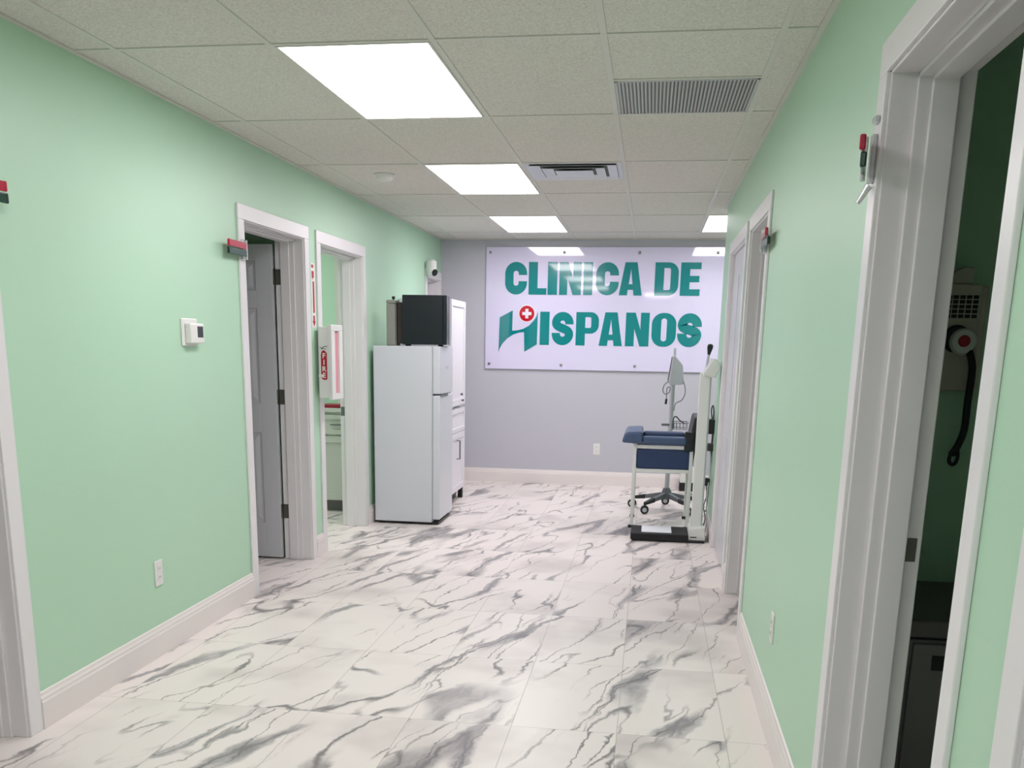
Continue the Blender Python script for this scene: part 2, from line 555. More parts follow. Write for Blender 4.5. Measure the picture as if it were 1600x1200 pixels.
def cell(col, row): return GX[col]+.013, GX[col+1]-.013, GY[row]+.013, GY[row+1]-.013


light(*cell(1, 5), 'largest glowing flat ceiling panel, nearest one above the green corridor')
light(*cell(1, 7), 'glowing ceiling panel beside the square air diffuser')
light(*cell(1, 9), 'smallest whole glowing ceiling panel, closest to the grey wall with the sign')
light(*cell(4, 9), 'glowing ceiling panel cut off by the corner of the right wall near the sign')
light(*cell(1, 3), 'ceiling panel behind the viewer, out of the picture')
light(*cell(3, 1), 'added unseen ceiling panel at the rear end of the corridor, brightening the right side')  # extra panel off the regular spacing, added to brighten the near right side
light(-4.0, -3.4, 7.0, 8.2, 'ceiling panel inside the lit side room, out of the picture')

# return grille with narrow blades
x0, x1, y0, y1 = GX[3]+.013, GX[4]-.013, 4.392, 4.975
t = thing('return_air_grille', 'grey slatted return air grille in the ceiling above the right side', 'air grille', ((x0+x1)/2, (y0+y1)/2, HC))
b = MB()
for a in ((x0, x1, y0, y0+.012), (x0, x1, y1-.012, y1), (x0, x0+.012, y0, y1), (x1-.012, x1, y0, y1)): b.box(*a, HC-.006, HC-.0005)
b.build('frame', GRILLE, t)
MB().box(x0+.012, x1-.012, y0+.012, y1-.012, HC-.0012, HC-.0004).build('backing', MESH, t)
k = 36
b = MB()
for i in range(k):
    x = x0+.012+(x1-x0-.024)*(i+.5)/k
    b.hexa([(x-.0050, y0+.012, HC-.0055), (x+.0012, y0+.012, HC-.0055), (x+.0012, y1-.012, HC-.0055), (x-.0050, y1-.012, HC-.0055),
            (x-.0020, y0+.012, HC-.0013), (x+.0045, y0+.012, HC-.0013), (x+.0045, y1-.012, HC-.0013), (x-.0020, y1-.012, HC-.0013)])
b.build('louvre_blades', GRILLE, t)

# square step-down diffuser
x0, x1, y0, y1 = GX[2]+.013, GX[3]-.013, 6.220, 6.803
cx, cy = (x0+x1)/2, (y0+y1)/2
t = thing('air_diffuser', 'square metal supply diffuser with nested louvres beside a glowing panel', 'air diffuser', (cx, cy, HC))
b = MB()
for a in ((x0, x1, y0, y0+.03), (x0, x1, y1-.03, y1), (x0, x0+.03, y0+.03, y1-.03), (x1-.03, x1, y0+.03, y1-.03)): b.box(*a, HC-.004, HC-.0005)
b.build('frame', STEEL, t)
MB().box(x0+.03, x1-.03, y0+.03, y1-.03, HC-.0014, HC-.0005).build('backing', MESH, t)
for i, (ro, ri, zo, zi) in enumerate(((.262, .205, .003, .014), (.190, .130, .004, .018), (.115, .0, .006, .020))):
    b = MB()
    O = [(-ro, -ro), (ro, -ro), (ro, ro), (-ro, ro)]; I = [(-ri, -ri), (ri, -ri), (ri, ri), (-ri, ri)]
    if ri == 0:
        b.box(cx-ro, cx+ro, cy-ro, cy+ro, HC-.020, HC-.017)
        b.box(cx-.03, cx+.03, cy-.03, cy+.03, HC-.017, HC-.001)
    else:
        for k in range(4):
            p, q = O[k], O[(k+1) % 4]; r_, s_ = I[k], I[(k+1) % 4]
            vv = [(cx+p[0], cy+p[1], HC-zi), (cx+q[0], cy+q[1], HC-zi), (cx+s_[0], cy+s_[1], HC-zo), (cx+r_[0], cy+r_[1], HC-zo)]
            b.hexa(vv+[(v[0], v[1], v[2]+.002) for v in vv])
    b.build('cone', STEEL, t)

# smoke detector
t = thing('smoke_detector', 'small round white smoke detector on the ceiling tiles', 'smoke detector', (-1.763, 6.56, HC))
MB().lathe((-1.763, 6.56, HC-.0005), (0, 0, -1), [(0, 0), (.068, 0), (.070, .006), (.066, .012), (.060, .013)]).build('base', WHITEP, t, smooth=True)
MB().lathe((-1.763, 6.56, HC-.012), (0, 0, -1), [(.058, 0), (.056, .016), (.046, .026), (.020, .032), (0, .033)]).build('cover', WHITEP, t, smooth=True)

# ------------------------------------------------------------------ wall fittings
t = thing('thermostat', 'white thermostat with a small dark screen on the left green wall', 'thermostat', (XL, 4.62, 1.49))
MB().box(XL, XL+.010, 4.535, 4.700, 1.425, 1.555).build('back_plate', WHITEP, t, bevel=.006)
MB().box(XL+.010, XL+.042, 4.560, 4.705, 1.438, 1.532).build('housing', WHITEP, t, bevel=.006)
MB().box(XL+.042, XL+.0432, 4.630, 4.690, 1.466, 1.518).build('screen', SCREEN, t)


def outlet(center, axis, sgn, label, holes=True):
    """plate facing +x ('x',1), -x ('x',-1) or -y ('y',-1)"""
    x, y, z = center
    t = thing('wall_outlet', label, 'outlet', center, 'white wall outlets')

    def bx(w0, w1, h0, h1, d0, d1):
        b = MB()
        if axis == 'x': b.box(x+sgn*d0, x+sgn*d1, y+w0, y+w1, z+h0, z+h1)
        else: b.box(x+w0, x+w1, y+sgn*d0, y+sgn*d1, z+h0, z+h1)
        return b
    bx(-.036, .036, -.060, .060, 0, .006).build('cover_plate', WHITEP, t, bevel=.002)
    for s in (-1, 1):
        r = bx(-.017, .017, s*.021-.015, s*.021+.015, .006, .0085).build('receptacle', WHITEP, t, bevel=.003)
        b = MB()
        for w in (-.007, .006):
            if axis == 'x': b.box(x+sgn*.0085, x+sgn*.0088, y+w, y+w+.0022, z+s*.021-.004, z+s*.021+.006)
            else: b.box(x+w, x+w+.0022, y+sgn*.0085, y+sgn*.0088, z+s*.021-.004, z+s*.021+.006)
        b.build('slots', VOID, r)
    return t


outlet((XL, 4.165, .392), 'x', 1, 'white outlet low on the left green wall above the baseboard')
outlet((XR, 3.790, .398), 'x', -1, 'white outlet seen edge-on low on the right green wall')
outlet((-.528, YB, .386), 'y', -1, 'white outlet on the grey back wall under the sign')


def signal_flags(loc, d, along, label, tilts, L_=.20):
    """clear bracket on a casing with a red and a green plastic flag; d = wall normal sign in x, along = direction in y"""
    x, y, z = loc
    t = thing('signal_flags', label, 'signal flags', loc, 'exam room signal flags on door casings')
    MB().box(x, x+d*.012, y-.014, y+.014, z-.055, z+.055).build('bracket', CLEAR, t, bevel=.003)
    MB().cyl((x+d*.024, y, z-.050), (x+d*.024, y, z+.050), .006, n=12).build('pivot_rod', CLEAR, t)
    for i, (mm, zc, tl) in enumerate(((RED, z+.019, tilts[0]), (GREENP, z-.019, tilts[1]))):
        b = MB()
        b.box(x+d*.019, x+d*.029, y-.004, y+along*L_, zc-.017, zc+.017)
        b.box(x+d*.017, x+d*.031, y+along*(L_-.012), y+along*L_, zc-.017, zc+.017)
        b.rot((x+d*.024, y, zc), 'Z', -d*along*tl)
        b.build('flag', mm, t, bevel=.004, seg=3)
    return t


cas = .0125
signal_flags((XL+cas, 3.150, 1.930), 1, 1, 'red over green signal flags cut off by the left edge of the picture', (.05, .07), .085)
signal_flags((XL+cas, 5.290, 1.930), 1, -1, 'red over dark green signal flags on the casing of the dark doorway', (.03, .02), .25)
signal_flags((XR-cas, 4.982, 1.945), -1, -1, 'small red and green signal flags on the casing of the far right doorway', (.03, -.02), .25)
t = signal_flags((XR-cas, 2.654, 1.905), -1, -1, 'red and green signal flags in a clear bracket on the nearest right casing', (.24, .20), .12)
MB().box(XR-.0125, XR-.024, 2.634, 2.674, 1.985, 2.000).build('upper_clip', CLEAR, t, bevel=.002)
MB().cyl((XR-.02, 2.654, 1.845), (XR-.042, 2.658, 1.805), .010, .006, n=12).build('lower_clip', CLEAR, t)

# extinguisher cabinet on the strip between two doorways
fx0, fx1, fy0, fy1, fz0, fz1 = XL+.0235, XL+.095, 6.470, 6.690, 1.085, 1.552
t = thing('extinguisher_cabinet', 'white fire extinguisher cabinet with a red side decal between the left doorways', 'extinguisher cabinet', (XL, 6.58, 1.32))
MB().box(fx0, fx1, fy0, fy1, fz0, fz1).build('body', WHITEM, t, bevel=.004)
b = MB()
X0, X1, Y0, Y1, Z0, Z1 = fx1, fx1+.026, fy0-.012, fy1+.012, fz0-.012, fz1+.014
w = .040
b.box(X0, X1, Y0, Y1, Z0, Z0+w); b.box(X0, X1, Y0, Y1, Z1-w, Z1); b.box(X0, X1, Y0, Y0+.075, Z0+w, Z1-w); b.box(X0, X1, Y1-.075, Y1, Z0+w, Z1-w)
dr = b.build('door', WHITEM, t, bevel=.003)
MB().box(X0+.002, X0+.010, Y0+.075, Y1-.075, Z0+w, Z1-w).build('window_strip', PINKP, dr)
# decal on the near side: bottle outline, hose and the letters
dc = lambda p, q, tt: (p, tt, q)
b = MB()
xa, xb, za, zb = XL+.040, XL+.082, 1.205, 1.400
pts = [(xa, za+.018), (xa+.008, za+.004), (xa+.018, za), (xb-.006, za), (xb, za+.008), (xb, zb-.02), (xb-.012, zb-.004), (xa+.016, zb), (xa+.006, zb-.01), (xa, zb-.03)]
b.prism(pts, dc, fy0-.0012, fy0+.001)
dec = b.build('decal', REDP, t)
b = MB()
b.tube([(xa+.004, fy0-.001, zb+.004), (xa+.018, fy0-.001, zb+.020), (xa+.046, fy0-.001, zb+.026)], .0022, n=6)
b.tube([(xa-.006, fy0-.001, zb+.018), (xa+.010, fy0-.001, zb+.012), (xa+.036, fy0-.001, zb+.006)], .0020, n=6)
b.build('hose', BROWN, dec)
for i, ch in enumerate('FIRE'):
    cu = bpy.data.curves.new('letter', 'FONT'); cu.body = ch; cu.size = .046; cu.align_x = 'CENTER'; cu.extrude = .0006; cu.offset = .0012
    tmp = bpy.data.objects.new('letter_source', cu); COL.objects.link(tmp)
    me = bpy.data.meshes.new_from_object(tmp.evaluated_get(bpy.context.evaluated_depsgraph_get()))
    bpy.data.objects.remove(tmp); bpy.data.curves.remove(cu)
    me.transform(Matrix.Rotation(math.pi/2, 4, 'X')); me.transform(Matrix.Translation(Vector(((xa+xb)/2, fy0-.0018, zb-.052-.043*i))-t.location))
    me.materials.clear(); me.materials.append(WHITEP)
    o = bpy.data.objects.new('letter', me); COL.objects.link(o); o.parent = dec
b = MB(); b.box(fx0-.001, fx0+.035, fy0-.014, fy0-.002, 1.222, 1.240); b.build('latch', WHITEP, t, bevel=.004)

# narrow notice on the same wall strip, facing the corridor
t = thing('wall_notice', 'narrow white wall notice with red marks and a down arrow above the extinguisher cabinet', 'wall notice', (XL, 6.452, 1.745))
MB().box(XL, XL+.003, 6.420, 6.500, 1.545, 1.955).build('plate', WHITEP, t)
fy = lambda p, q, tt: (tt, p, q)
b = MB(); X0, X1 = XL+.003, XL+.0042
b.box(X0, X1, 6.432, 6.470, 1.925, 1.945)
b.build('red_dot', REDP, t)
b = MB(); b.box(X0, X1, 6.436, 6.476, 1.862, 1.905); b.box(X0, X1, 6.445, 6.452, 1.850, 1.862); b.build('pictogram', REDP, t)
b = MB()
b.box(X0, X1, 6.450, 6.478, 1.640, 1.840); b.build('red_band', REDP, t)
b = MB()
b.prism([(6.462, 1.552), (6.492, 1.588), (6.476, 1.588), (6.476, 1.622), (6.448, 1.622), (6.448, 1.588), (6.432, 1.588)], fy, X0, X1)
b.build('arrow', REDP, t)

# security camera over the closet door
t = thing('security_camera', 'white wall camera with a black lens face above the corner closet door', 'camera', (XL+.0125, 9.80, 2.17))
MB().box(XL+.0125, XL+.026, 9.770, 9.830, 2.10, 2.225).build('mount', WHITEP, t, bevel=.004)
b = MB()
b.lathe((XL+.066, 9.79, 2.238), (0, 0, -1), [(0, -.012), (.030, -.010), (.048, .006), (.050, .03), (.048, .075), (.044, .125), (.030, .145), (0, .150)])
b.build('body', WHITEP, t, smooth=True)
b = MB(); b.lathe((XL+.102, 9.765, 2.125), (.80, -.45, -.35), [(0, .012), (.030, .010), (.034, .0), (.030, -.01), (0, -.012)], n=20)
b.build('lens', BLACK, t, smooth=True)

# ------------------------------------------------------------------ wall sign
sx0, sx1, sz0, sz1 = -1.742, .690, 1.205, 2.432
yf = YB-.022
sign = thing('wall_sign', 'large glossy white sign reading CLINICA DE HISPANOS on the grey back wall', 'sign', ((sx0+sx1)/2, YB, (sz0+sz1)/2))
MB().box(sx0, sx1, yf, yf+.006, sz0, sz1).build('panel', SIGNP, sign, bevel=.001)


def arc(cx, cz, r, a0, a1, n=10):
    return [(cx+r*math.cos(math.radians(a0+(a1-a0)*i/n)), cz+r*math.sin(math.radians(a0+(a1-a0)*i/n))) for i in range(n+1)]


def strip_shape(name, pts, t, mtl, parent, y, th=.0015):
    """a band of constant width along a centre line, as one thin solid"""
    Q = []
    for i, p in enumerate(pts):
        a = pts[max(i-1, 0)]; c = pts[min(i+1, len(pts)-1)]
        dx, dz = c[0]-a[0], c[1]-a[1]; l = math.hypot(dx, dz) or 1
        Q.append(((p[0]-dz/l*t/2, p[1]+dx/l*t/2), (p[0]+dz/l*t/2, p[1]-dx/l*t/2)))
    b = MB(); n = len(Q)
    V = [[[b.bm.verts.new((q[0], yy, q[1])) for q in pr] for pr in Q] for yy in (y-th, y+th)]
    for i in range(n-1):
        f, g = V[0], V[1]
        b.bm.faces.new((f[i][0], f[i+1][0], f[i+1][1], f[i][1])); b.bm.faces.new((g[i][0], g[i][1], g[i+1][1], g[i+1][0]))
        b.bm.faces.new((f[i][0], g[i][0], g[i+1][0], f[i+1][0])); b.bm.faces.new((f[i][1], f[i+1][1], g[i+1][1], g[i][1]))
    for i in (0, n-1): b.bm.faces.new((V[0][i][0], V[0][i][1], V[1][i][1], V[1][i][0]))
    return b.build(name, mtl, parent)


def rrect(x0, x1, z0, z1, r):
    return arc(x1-r, z1-r, r, 0, 90)+arc(x0+r, z1-r, r, 90, 180)+arc(x0+r, z0+r, r, 180, 270)+arc(x1-r, z0+r, r, 270, 360)


def glyph(ch, w, h):
    t = .385*w if ch not in 'IEL' else .0
    if ch == 'I': return [[(0, 0), (w, 0), (w, h), (0, h)]]
    if ch == 'L':
        s = .50*w; return [[(0, 0), (w, 0), (w, .2*h), (s, .2*h), (s, h), (0, h)]]
    if ch == 'E':
        s = .46*w; return [[(0, 0), (w*.98, 0), (w*.98, .2*h), (s, .2*h), (s, .41*h), (w*.93, .41*h), (w*.93, .60*h), (s, .60*h), (s, .8*h), (w, .8*h), (w, h), (0, h)]]
    if ch == 'N':
        return [[(0, 0), (0, h), (.40*w, h), (.63*w, .50*h), (.63*w, h), (w, h), (w, 0), (.62*w, 0), (.37*w, .52*h), (.37*w, 0)]]
    if ch == 'A':
        return [[(0, 0), (.24*w, h), (.76*w, h), (w, 0), (.64*w, 0), (.615*w, .17*h), (.385*w, .17*h), (.36*w, 0)],
                [(.42*w, .34*h), (.58*w, .34*h), (.5*w, .80*h)]]
    if ch == 'D':
        r = .42*w
        o = [(0, 0)]+arc(w-r, r, r, -90, 0)+arc(w-r, h-r, r, 0, 90)+[(0, h)]
        i = [(t, .17*h)]+arc(w-t-.03*w, .17*h+.08*w, .08*w, -90, 0)+arc(w-t-.03*w, .83*h-.08*w, .08*w, 0, 90)+[(t, .83*h)]
        return [o, i]
    if ch == 'O':
        return [rrect(0, w, 0, h, .46*w), rrect(t, w-t, .16*h, .84*h, .11*w)]
    if ch == 'P':
        r = .36*w; z = .36*h
        o = [(0, 0), (t*1.05, 0), (t*1.05, z)]+arc(w-r, z+r, r, -90, 0)+arc(w-r, h-r, r, 0, 90)+[(0, h)]
        i = [(t*1.05, z+.17*h)]+arc(w-t-.02*w, z+.17*h+.07*w, .07*w, -90, 0)+arc(w-t-.02*w, .85*h-.07*w, .07*w, 0, 90)+[(t*1.05, .85*h)]
        return [o, i]
    if ch == 'C':
        rc = (w-t)/2
        p = [(w-t/2, .60*h), (w-t/2, .63*h)]+arc(w/2, h-t/2-rc, rc, 0, 180, 16)+[(t/2, h*.5)]+arc(w/2, t/2+rc, rc, 180, 360, 16)+[(w-t/2, .38*h), (w-t/2, .41*h)]
        return ('strip', p, t)
    if ch == 'S':
        rc = (w-t)/2; zt, zb = h-t/2-rc, t/2+rc
        mid = []
        P0, P1, P2, P3 = (t/2, zt), (t/2, h*.50), (w-t/2, h*.52), (w-t/2, zb)
        for k in range(1, 12):
            s = k/12
            mid.append(tuple((1-s)**3*P0[j]+3*(1-s)**2*s*P1[j]+3*(1-s)*s*s*P2[j]+s**3*P3[j] for j in (0, 1)))
        p = [(w-t/2, zt-.035*h)]+arc(w/2, zt, rc, 0, 180, 14)+mid+arc(w/2, zb, rc, 0, -180, 14)+[(t/2, zb+.035*h)]
        return ('strip', p, t)


def flat_shape(name, loops, mtl, parent, y, th=.0015):
    cu = bpy.data.curves.new(name, 'CURVE'); cu.dimensions = '2D'; cu.fill_mode = 'BOTH'; cu.extrude = th
    for lp in loops:
        s = cu.splines.new('POLY'); s.points.add(len(lp)-1)
        for i, q in enumerate(lp): s.points[i].co = (q[0], q[1], 0, 1)
        s.use_cyclic_u = True
    tmp = bpy.data.objects.new('shape_source', cu); COL.objects.link(tmp)
    me = bpy.data.meshes.new_from_object(tmp.evaluated_get(bpy.context.evaluated_depsgraph_get()))
    bpy.data.objects.remove(tmp); bpy.data.curves.remove(cu)
    me.name = name
    base = Vector((0, 0, 0)); p = parent
    while p is not None: base += Vector(p.location); p = p.parent
    me.transform(Matrix.Rotation(math.pi/2, 4, 'X')); me.transform(Matrix.Translation(Vector((0, y, 0))-base))
    me.materials.clear(); me.materials.append(mtl)
    o = bpy.data.objects.new(name, me); COL.objects.link(o); o.parent = parent
    return o


rows = [(1.962, 2.286, [('C', -1.541, -1.312), ('L', -1.295, -1.108), ('I', -1.097, -.998), ('N', -.977, -.752), ('I', -.729, -.636), ('C', -.600, -.369), ('A', -.364, -.131), ('D', -.006, .231), ('E', .250, .452)]),
        (1.457, 1.793, [('I', -1.166, -1.067), ('S', -1.041, -.816), ('P', -.790, -.554), ('A', -.549, -.309), ('N', -.278, -.038), ('O', -.012, .235), ('S', .248, .492)])]
for z0, z1, L_ in rows:
    for ch, a, c in L_:
        g = glyph(ch, c-a, z1-z0)
        if g[0] == 'strip': strip_shape('letter', [(a+p[0], z0+p[1]) for p in g[1]], g[2], TEAL, sign, yf-.0012)
        else: flat_shape('letter', [[(a+p[0], z0+p[1]) for p in lp] for lp in g], TEAL, sign, yf-.0012)
# emblem: two slanted uprights joined by a swoosh, with a round cross badge
sw = [(-1.600, 1.372), (-1.591, 1.731), (-1.455, 1.803), (-1.457, 1.598)]
sw += [(-1.40, 1.602), (-1.34, 1.618), (-1.28, 1.652), (-1.23, 1.705), (-1.205, 1.745), (-1.190, 1.800)]
sw += [(-1.194, 1.462), (-1.325, 1.383), (-1.332, 1.585)]
sw += [(-1.39, 1.578), (-1.45, 1.556), (-1.51, 1.516), (-1.56, 1.462), (-1.586, 1.415)]
flat_shape('emblem', [sw], TEAL, sign, yf-.0012)
bc = (-1.306, 1.772)
bd = flat_shape('badge', [arc(*bc, .079, 0, 354, 40)], BADGE, sign, yf-.0045)
flat_shape('badge_ring', [arc(*bc, .090, 0, 354, 40)], SIGNW, sign, yf-.0030)
a_, l_ = .016, .048
flat_shape('cross', [[(bc[0]+p*1, bc[1]+q*1) for p, q in ((-a_, -l_), (a_, -l_), (a_, -a_), (l_, -a_), (l_, a_), (a_, a_), (a_, l_), (-a_, l_), (-a_, a_), (-l_, a_), (-l_, -a_), (-a_, -a_))]], SIGNW, bd, yf-.0062)
for x in (-1.698, -.934, -.169, .606):
    for z in (2.379, 1.257):
        b = MB(); b.lathe((x, YB, z), (0, -1, 0), [(0, 0), (.010, 0), (.010, .016), (.014, .0165), (.014, .031), (.010, .0335), (0, .0335)], n=16)
        b.build('standoff', NICKEL, sign, smooth=True)

# ------------------------------------------------------------------ refrigerator
rx0, rx1, ry0, ry1, rz1 = -2.195, -1.716, 7.765, 8.290, 1.432
t = thing('refrigerator', 'tall white two-door refrigerator standing against the left wall', 'refrigerator', ((rx0+rx1)/2, (ry0+ry1)/2, 0))
MB().box(rx0, rx1, ry0, ry1, .022, rz1).build('body', FRIDGE, t, bevel=.006)
MB().box(rx1, rx1+.006, ry0+.012, ry1-.012, .05, rz1-.012).build('gasket', GREYP, t)
fd = MB().box(rx1+.006, rx1+.066, ry0, ry1, 1.062, rz1).build('freezer_door', FRIDGE, t, bevel=.010, seg=3)
ld = MB().box(rx1+.006, rx1+.066, ry0, ry1, .045, 1.050).build('door', FRIDGE, t, bevel=.010, seg=3)
b = MB(); b.box(rx1+.060, rx1+.072, ry0+.03, ry0+.30, 1.036, 1.054); b.build('handle', GREYD, ld, bevel=.003)
b = MB(); b.box(rx1+.060, rx1+.070, ry0+.03, ry0+.30, 1.060, 1.072); b.build('handle', GREYP, fd, bevel=.003)
MB().box(rx1+.064, rx1+.068, ry0+.22, ry0+.34, 1.255, 1.275).build('badge', GREYP, fd, bevel=.001)  # no maker's plate: grey strip standing in for a shadow line on the door
MB().box(rx0+.02, rx1+.05, ry0+.015, ry1-.015, .012, .022).build('plinth', BLACK, t)
for xx in (rx0+.05, rx1-.02):
    for yy in (ry0+.05, ry1-.05):
        MB().cyl((xx, yy, 0), (xx, yy, .013), .018, n=14).build('foot', BLACK, t)

# black countertop oven on the fridge
ax0, ax1, ay0, ay1, az0, az1 = -1.965, -1.612, 7.84, 8.10, rz1+.012, 1.824
OV = (ax1, ay0, 0)
t = thing('microwave_oven', 'black microwave oven on top of the white refrigerator', 'microwave', ((ax0+ax1)/2, (ay0+ay1)/2, rz1))
MB().box(ax0, ax1-.03, ay0, ay1, az0, az1).rot(OV, 'Z', .11).build('body', BLACKG, t, bevel=.004)
dd = MB().box(ax1-.029, ax1, ay0, ay1-.07, az0, az1).rot(OV, 'Z', .11).build('door', BLACKG, t, bevel=.004)
MB().box(ax1, ax1+.001, ay0+.03, ay1-.10, az0+.06, az1-.06).rot(OV, 'Z', .11).build('window', SCREEN, dd)
MB().box(ax1-.029, ax1-.001, ay1-.068, ay1, az0, az1).rot(OV, 'Z', .11).build('control_panel', BLACK, t, bevel=.003)
MB().box(ax0-.045, ax0, ay0+.05, ay1-.06, az0+.005, az1-.055).rot(OV, 'Z', .11).build('rear_housing', BROWN, t, bevel=.004)
for xx in (ax0+.03, ax1-.06):
    for yy in (ay0+.04, ay1-.04):
        MB().cyl((xx, yy, rz1), (xx, yy, az0+.002), .012, n=12).rot(OV, 'Z', .11).build('foot', BLACK, t)

t = thing('dispenser_box', 'narrow grey upright box with a black knob behind the microwave', 'dispenser', (-2.062, 7.855, rz1))
MB().box(-2.090, -2.022, 7.79, 7.92, rz1, 1.756).build('housing', GREYB, t, bevel=.008)
MB().box(-2.092, -2.020, 7.788, 7.922, 1.756, 1.784).build('lid', GREYB, t, bevel=.010)
MB().lathe((-2.048, 7.86, 1.784), (0, 0, 1), [(.007, 0), (.007, .008), (.013, .012), (.013, .026), (.008, .030), (0, .030)], n=16).build('knob', BLACK, t, smooth=True)

# tall pantry cabinet behind the fridge
cx0, cx1, cy0, cy1 = XL+.02, -1.765, 8.70, 9.375
t = thing('pantry_cabinet', 'tall white pantry cabinet with panelled doors beyond the refrigerator', 'cabinet', ((cx0+cx1)/2, (cy0+cy1)/2, 0))
b = MB()
b.box(cx0, cx1, cy0, cy1, .10, .872); b.box(cx0, cx1, cy0, cy1, .895, 1.838); b.box(cx0, cx1-.035, cy0, cy1, .872, .895)
b.build('carcass', CABW, t, bevel=.002)
MB().box(cx0, cx1-.06, cy0+.01, cy1-.01, 0, .10).build('toe_kick', BLACK, t)


def shaker(name, x, y0, y1, z0, z1, parent, fr=.055):
    b = MB(); b.box(x, x+.010, y0, y1, z0, z1)
    b.box(x+.010, x+.020, y0, y0+fr, z0, z1); b.box(x+.010, x+.020, y1-fr, y1, z0, z1)
    b.box(x+.010, x+.020, y0+fr, y1-fr, z0, z0+fr); b.box(x+.010, x+.020, y0+fr, y1-fr, z1-fr, z1)
    return b.build(name, CABW, parent, bevel=.0015)


y0, y1 = cy0+.003, cy1-.003
d_ = shaker('door', cx1, y0, y1, .90, 1.835, t)
for yk, zk, rk in ((9.125, .998, .013), (9.185, .940, .010)):
    MB().lathe((cx1+.020, yk, zk), (1, 0, 0), [(.005, 0), (.005, .010), (rk, .014), (rk, .022), (0, .024)], n=14).build('knob', BLACK, d_, smooth=True)
shaker('drawer', cx1, y0, y1, .655, .868, t, .04)
d2 = shaker('door', cx1, y0, y1, .105, .650, t)
b = MB(); b.tube([(cx1+.020, 8.985, .410), (cx1+.048, 8.985, .410), (cx1+.048, 8.985, .580), (cx1+.020, 8.985, .580)], .007, n=10, smooth=1)
b.build('handle', GREYD, d2)
MB().box(cx1-.03, cx1+.012, cy1-.085, cy1-.04, 0.0, .10).build('adjustable_foot', BLACK, t)

# ------------------------------------------------------------------ phlebotomy chair
t = thing('phlebotomy_chair', 'blue padded blood draw chair with white frame near the grey wall', 'chair', (.13, 8.33, 0))
qx0, qx1, qy0, qy1 = -.108, .372, 8.04, 8.60
for xx in (qx0, qx1-.028):
    for yy in (qy0, qy1-.028):
        lg = MB().box(xx, xx+.028, yy, yy+.028, .022, .700).build('leg', WHITEM, t, bevel=.004)
        MB().box(xx-.012, xx+.030, yy-.003, yy+.031, 0, .024).build('foot_cap', BLACK, lg, bevel=.004)
b = MB()
for yy in (qy0, qy1-.028):
    b.box(qx0+.028, qx1-.028, yy, yy+.028, .462, .490); b.box(qx0+.028, qx1-.028, yy, yy+.028, .655, .683)
for xx in (qx0, qx1-.028): b.box(xx, xx+.028, qy0+.028, qy1-.028, .462, .490)
b.build('frame_rails', WHITEM, t, bevel=.003)
MB().box(qx0+.030, qx1-.02, qy0+.006, qy1-.006, .490, .648).build('seat', NAVY, t, bevel=.016, seg=3)
b = MB(); b.hexa([(qx1-.075, qy0+.01, .50), (qx1+.0, qy0+.01, .50), (qx1+.0, qy1-.01, .50), (qx1-.075, qy1-.01, .50),
                  (qx1-.005, qy0+.01, .915), (qx1+.045, qy0+.01, .915), (qx1+.045, qy1-.01, .915), (qx1-.005, qy1-.01, .915)])
b.build('backrest', BLACK, t, bevel=.016, seg=3)
MB().box(qx1-.075, qx1-.0, qy0-.018, qy0+.03, .64, .80).build('arm_bracket', BLACK, t, bevel=.012)
for yy in (qy0-.03, qy1-.07):
    MB().box(-.035, .315, yy, yy+.10, .690, .752).build('armrest', NAVYP, t, bevel=.020, seg=3)
b = MB()
b.hexa([(-.205, qy0-.04, .700), (-.035, qy0-.04, .690), (-.035, qy1+.04, .690), (-.205, qy1+.04, .700),
        (-.175, qy0-.04, .785), (-.035, qy0-.04, .792), (-.035, qy1+.04, .792), (-.175, qy1+.04, .785)])
b.build('front_arm_pad', NAVYP, t, bevel=.022, seg=3)
MB().tube([(-.085, qy0+.014, .683), (-.085, qy0+.014, .70)], .010, n=10).build('arm_post', WHITEM, t)

# ------------------------------------------------------------------ standing scale
t = thing('physician_scale', 'white column weighing scale with black platform in front of the blue chair', 'scale', (.19, 7.66, 0))
MB().box(-.090, .348, 7.475, 7.830, .014, .062).build('platform', RUBBER, t, bevel=.006)
MB().box(-.080, .470, 7.490, 7.815, .004, .014).build('under_frame', BLACK, t)
b = MB()
b.hexa([(.348, 7.52, .014), (.478, 7.52, .014), (.478, 7.80, .014), (.348, 7.80, .014), (.348, 7.52, .100), (.466, 7.52, .118), (.466, 7.80, .118), (.348, 7.80, .100)])
bs = b.build('column_base', WHITEM, t, bevel=.006)
MB().box(.365, .412, 7.5185, 7.521, .036, .044).build('slot', BLACK, bs)
MB().box(.368, .447, 7.63, 7.705, .10, 1.272).build('column', WHITEM, t, bevel=.008, seg=3)
MB().box(.447, .455, 7.64, 7.695, .14, 1.25).build('column_trim', GREYP, t)
b = MB()
b.prism([(.385, 1.262), (.398, 1.250), (.478, 1.236), (.512, 1.300), (.500, 1.352), (.470, 1.378), (.452, 1.380)], lambda p, q, tt: (p, tt, q), 7.60, 7.76)
hd = b.build('display_head', WHITEM, t, bevel=.010, seg=3)
b = MB(); b.hexa([(.400, 7.615, 1.278), (.452, 7.615, 1.376), (.452, 7.745, 1.376), (.400, 7.745, 1.278), (.397, 7.615, 1.281), (.449, 7.615, 1.379), (.449, 7.745, 1.379), (.397, 7.745, 1.281)])
b.build('screen', GREYP, hd)
b = MB(); b.tube([(.418, 7.80, 1.24), (.426, 7.80, 1.36), (.432, 7.80, 1.43)], .010, n=10); rod = b.build('height_rod', GREYP, t)
MB().lathe((.430, 7.80, 1.40), (.12, 0, 1), [(0, 0), (.010, .002), (.016, .03), (.022, .055), (.020, .075), (.010, .083), (0, .084)], n=16).build('rod_cap', BLACK, rod, smooth=True)
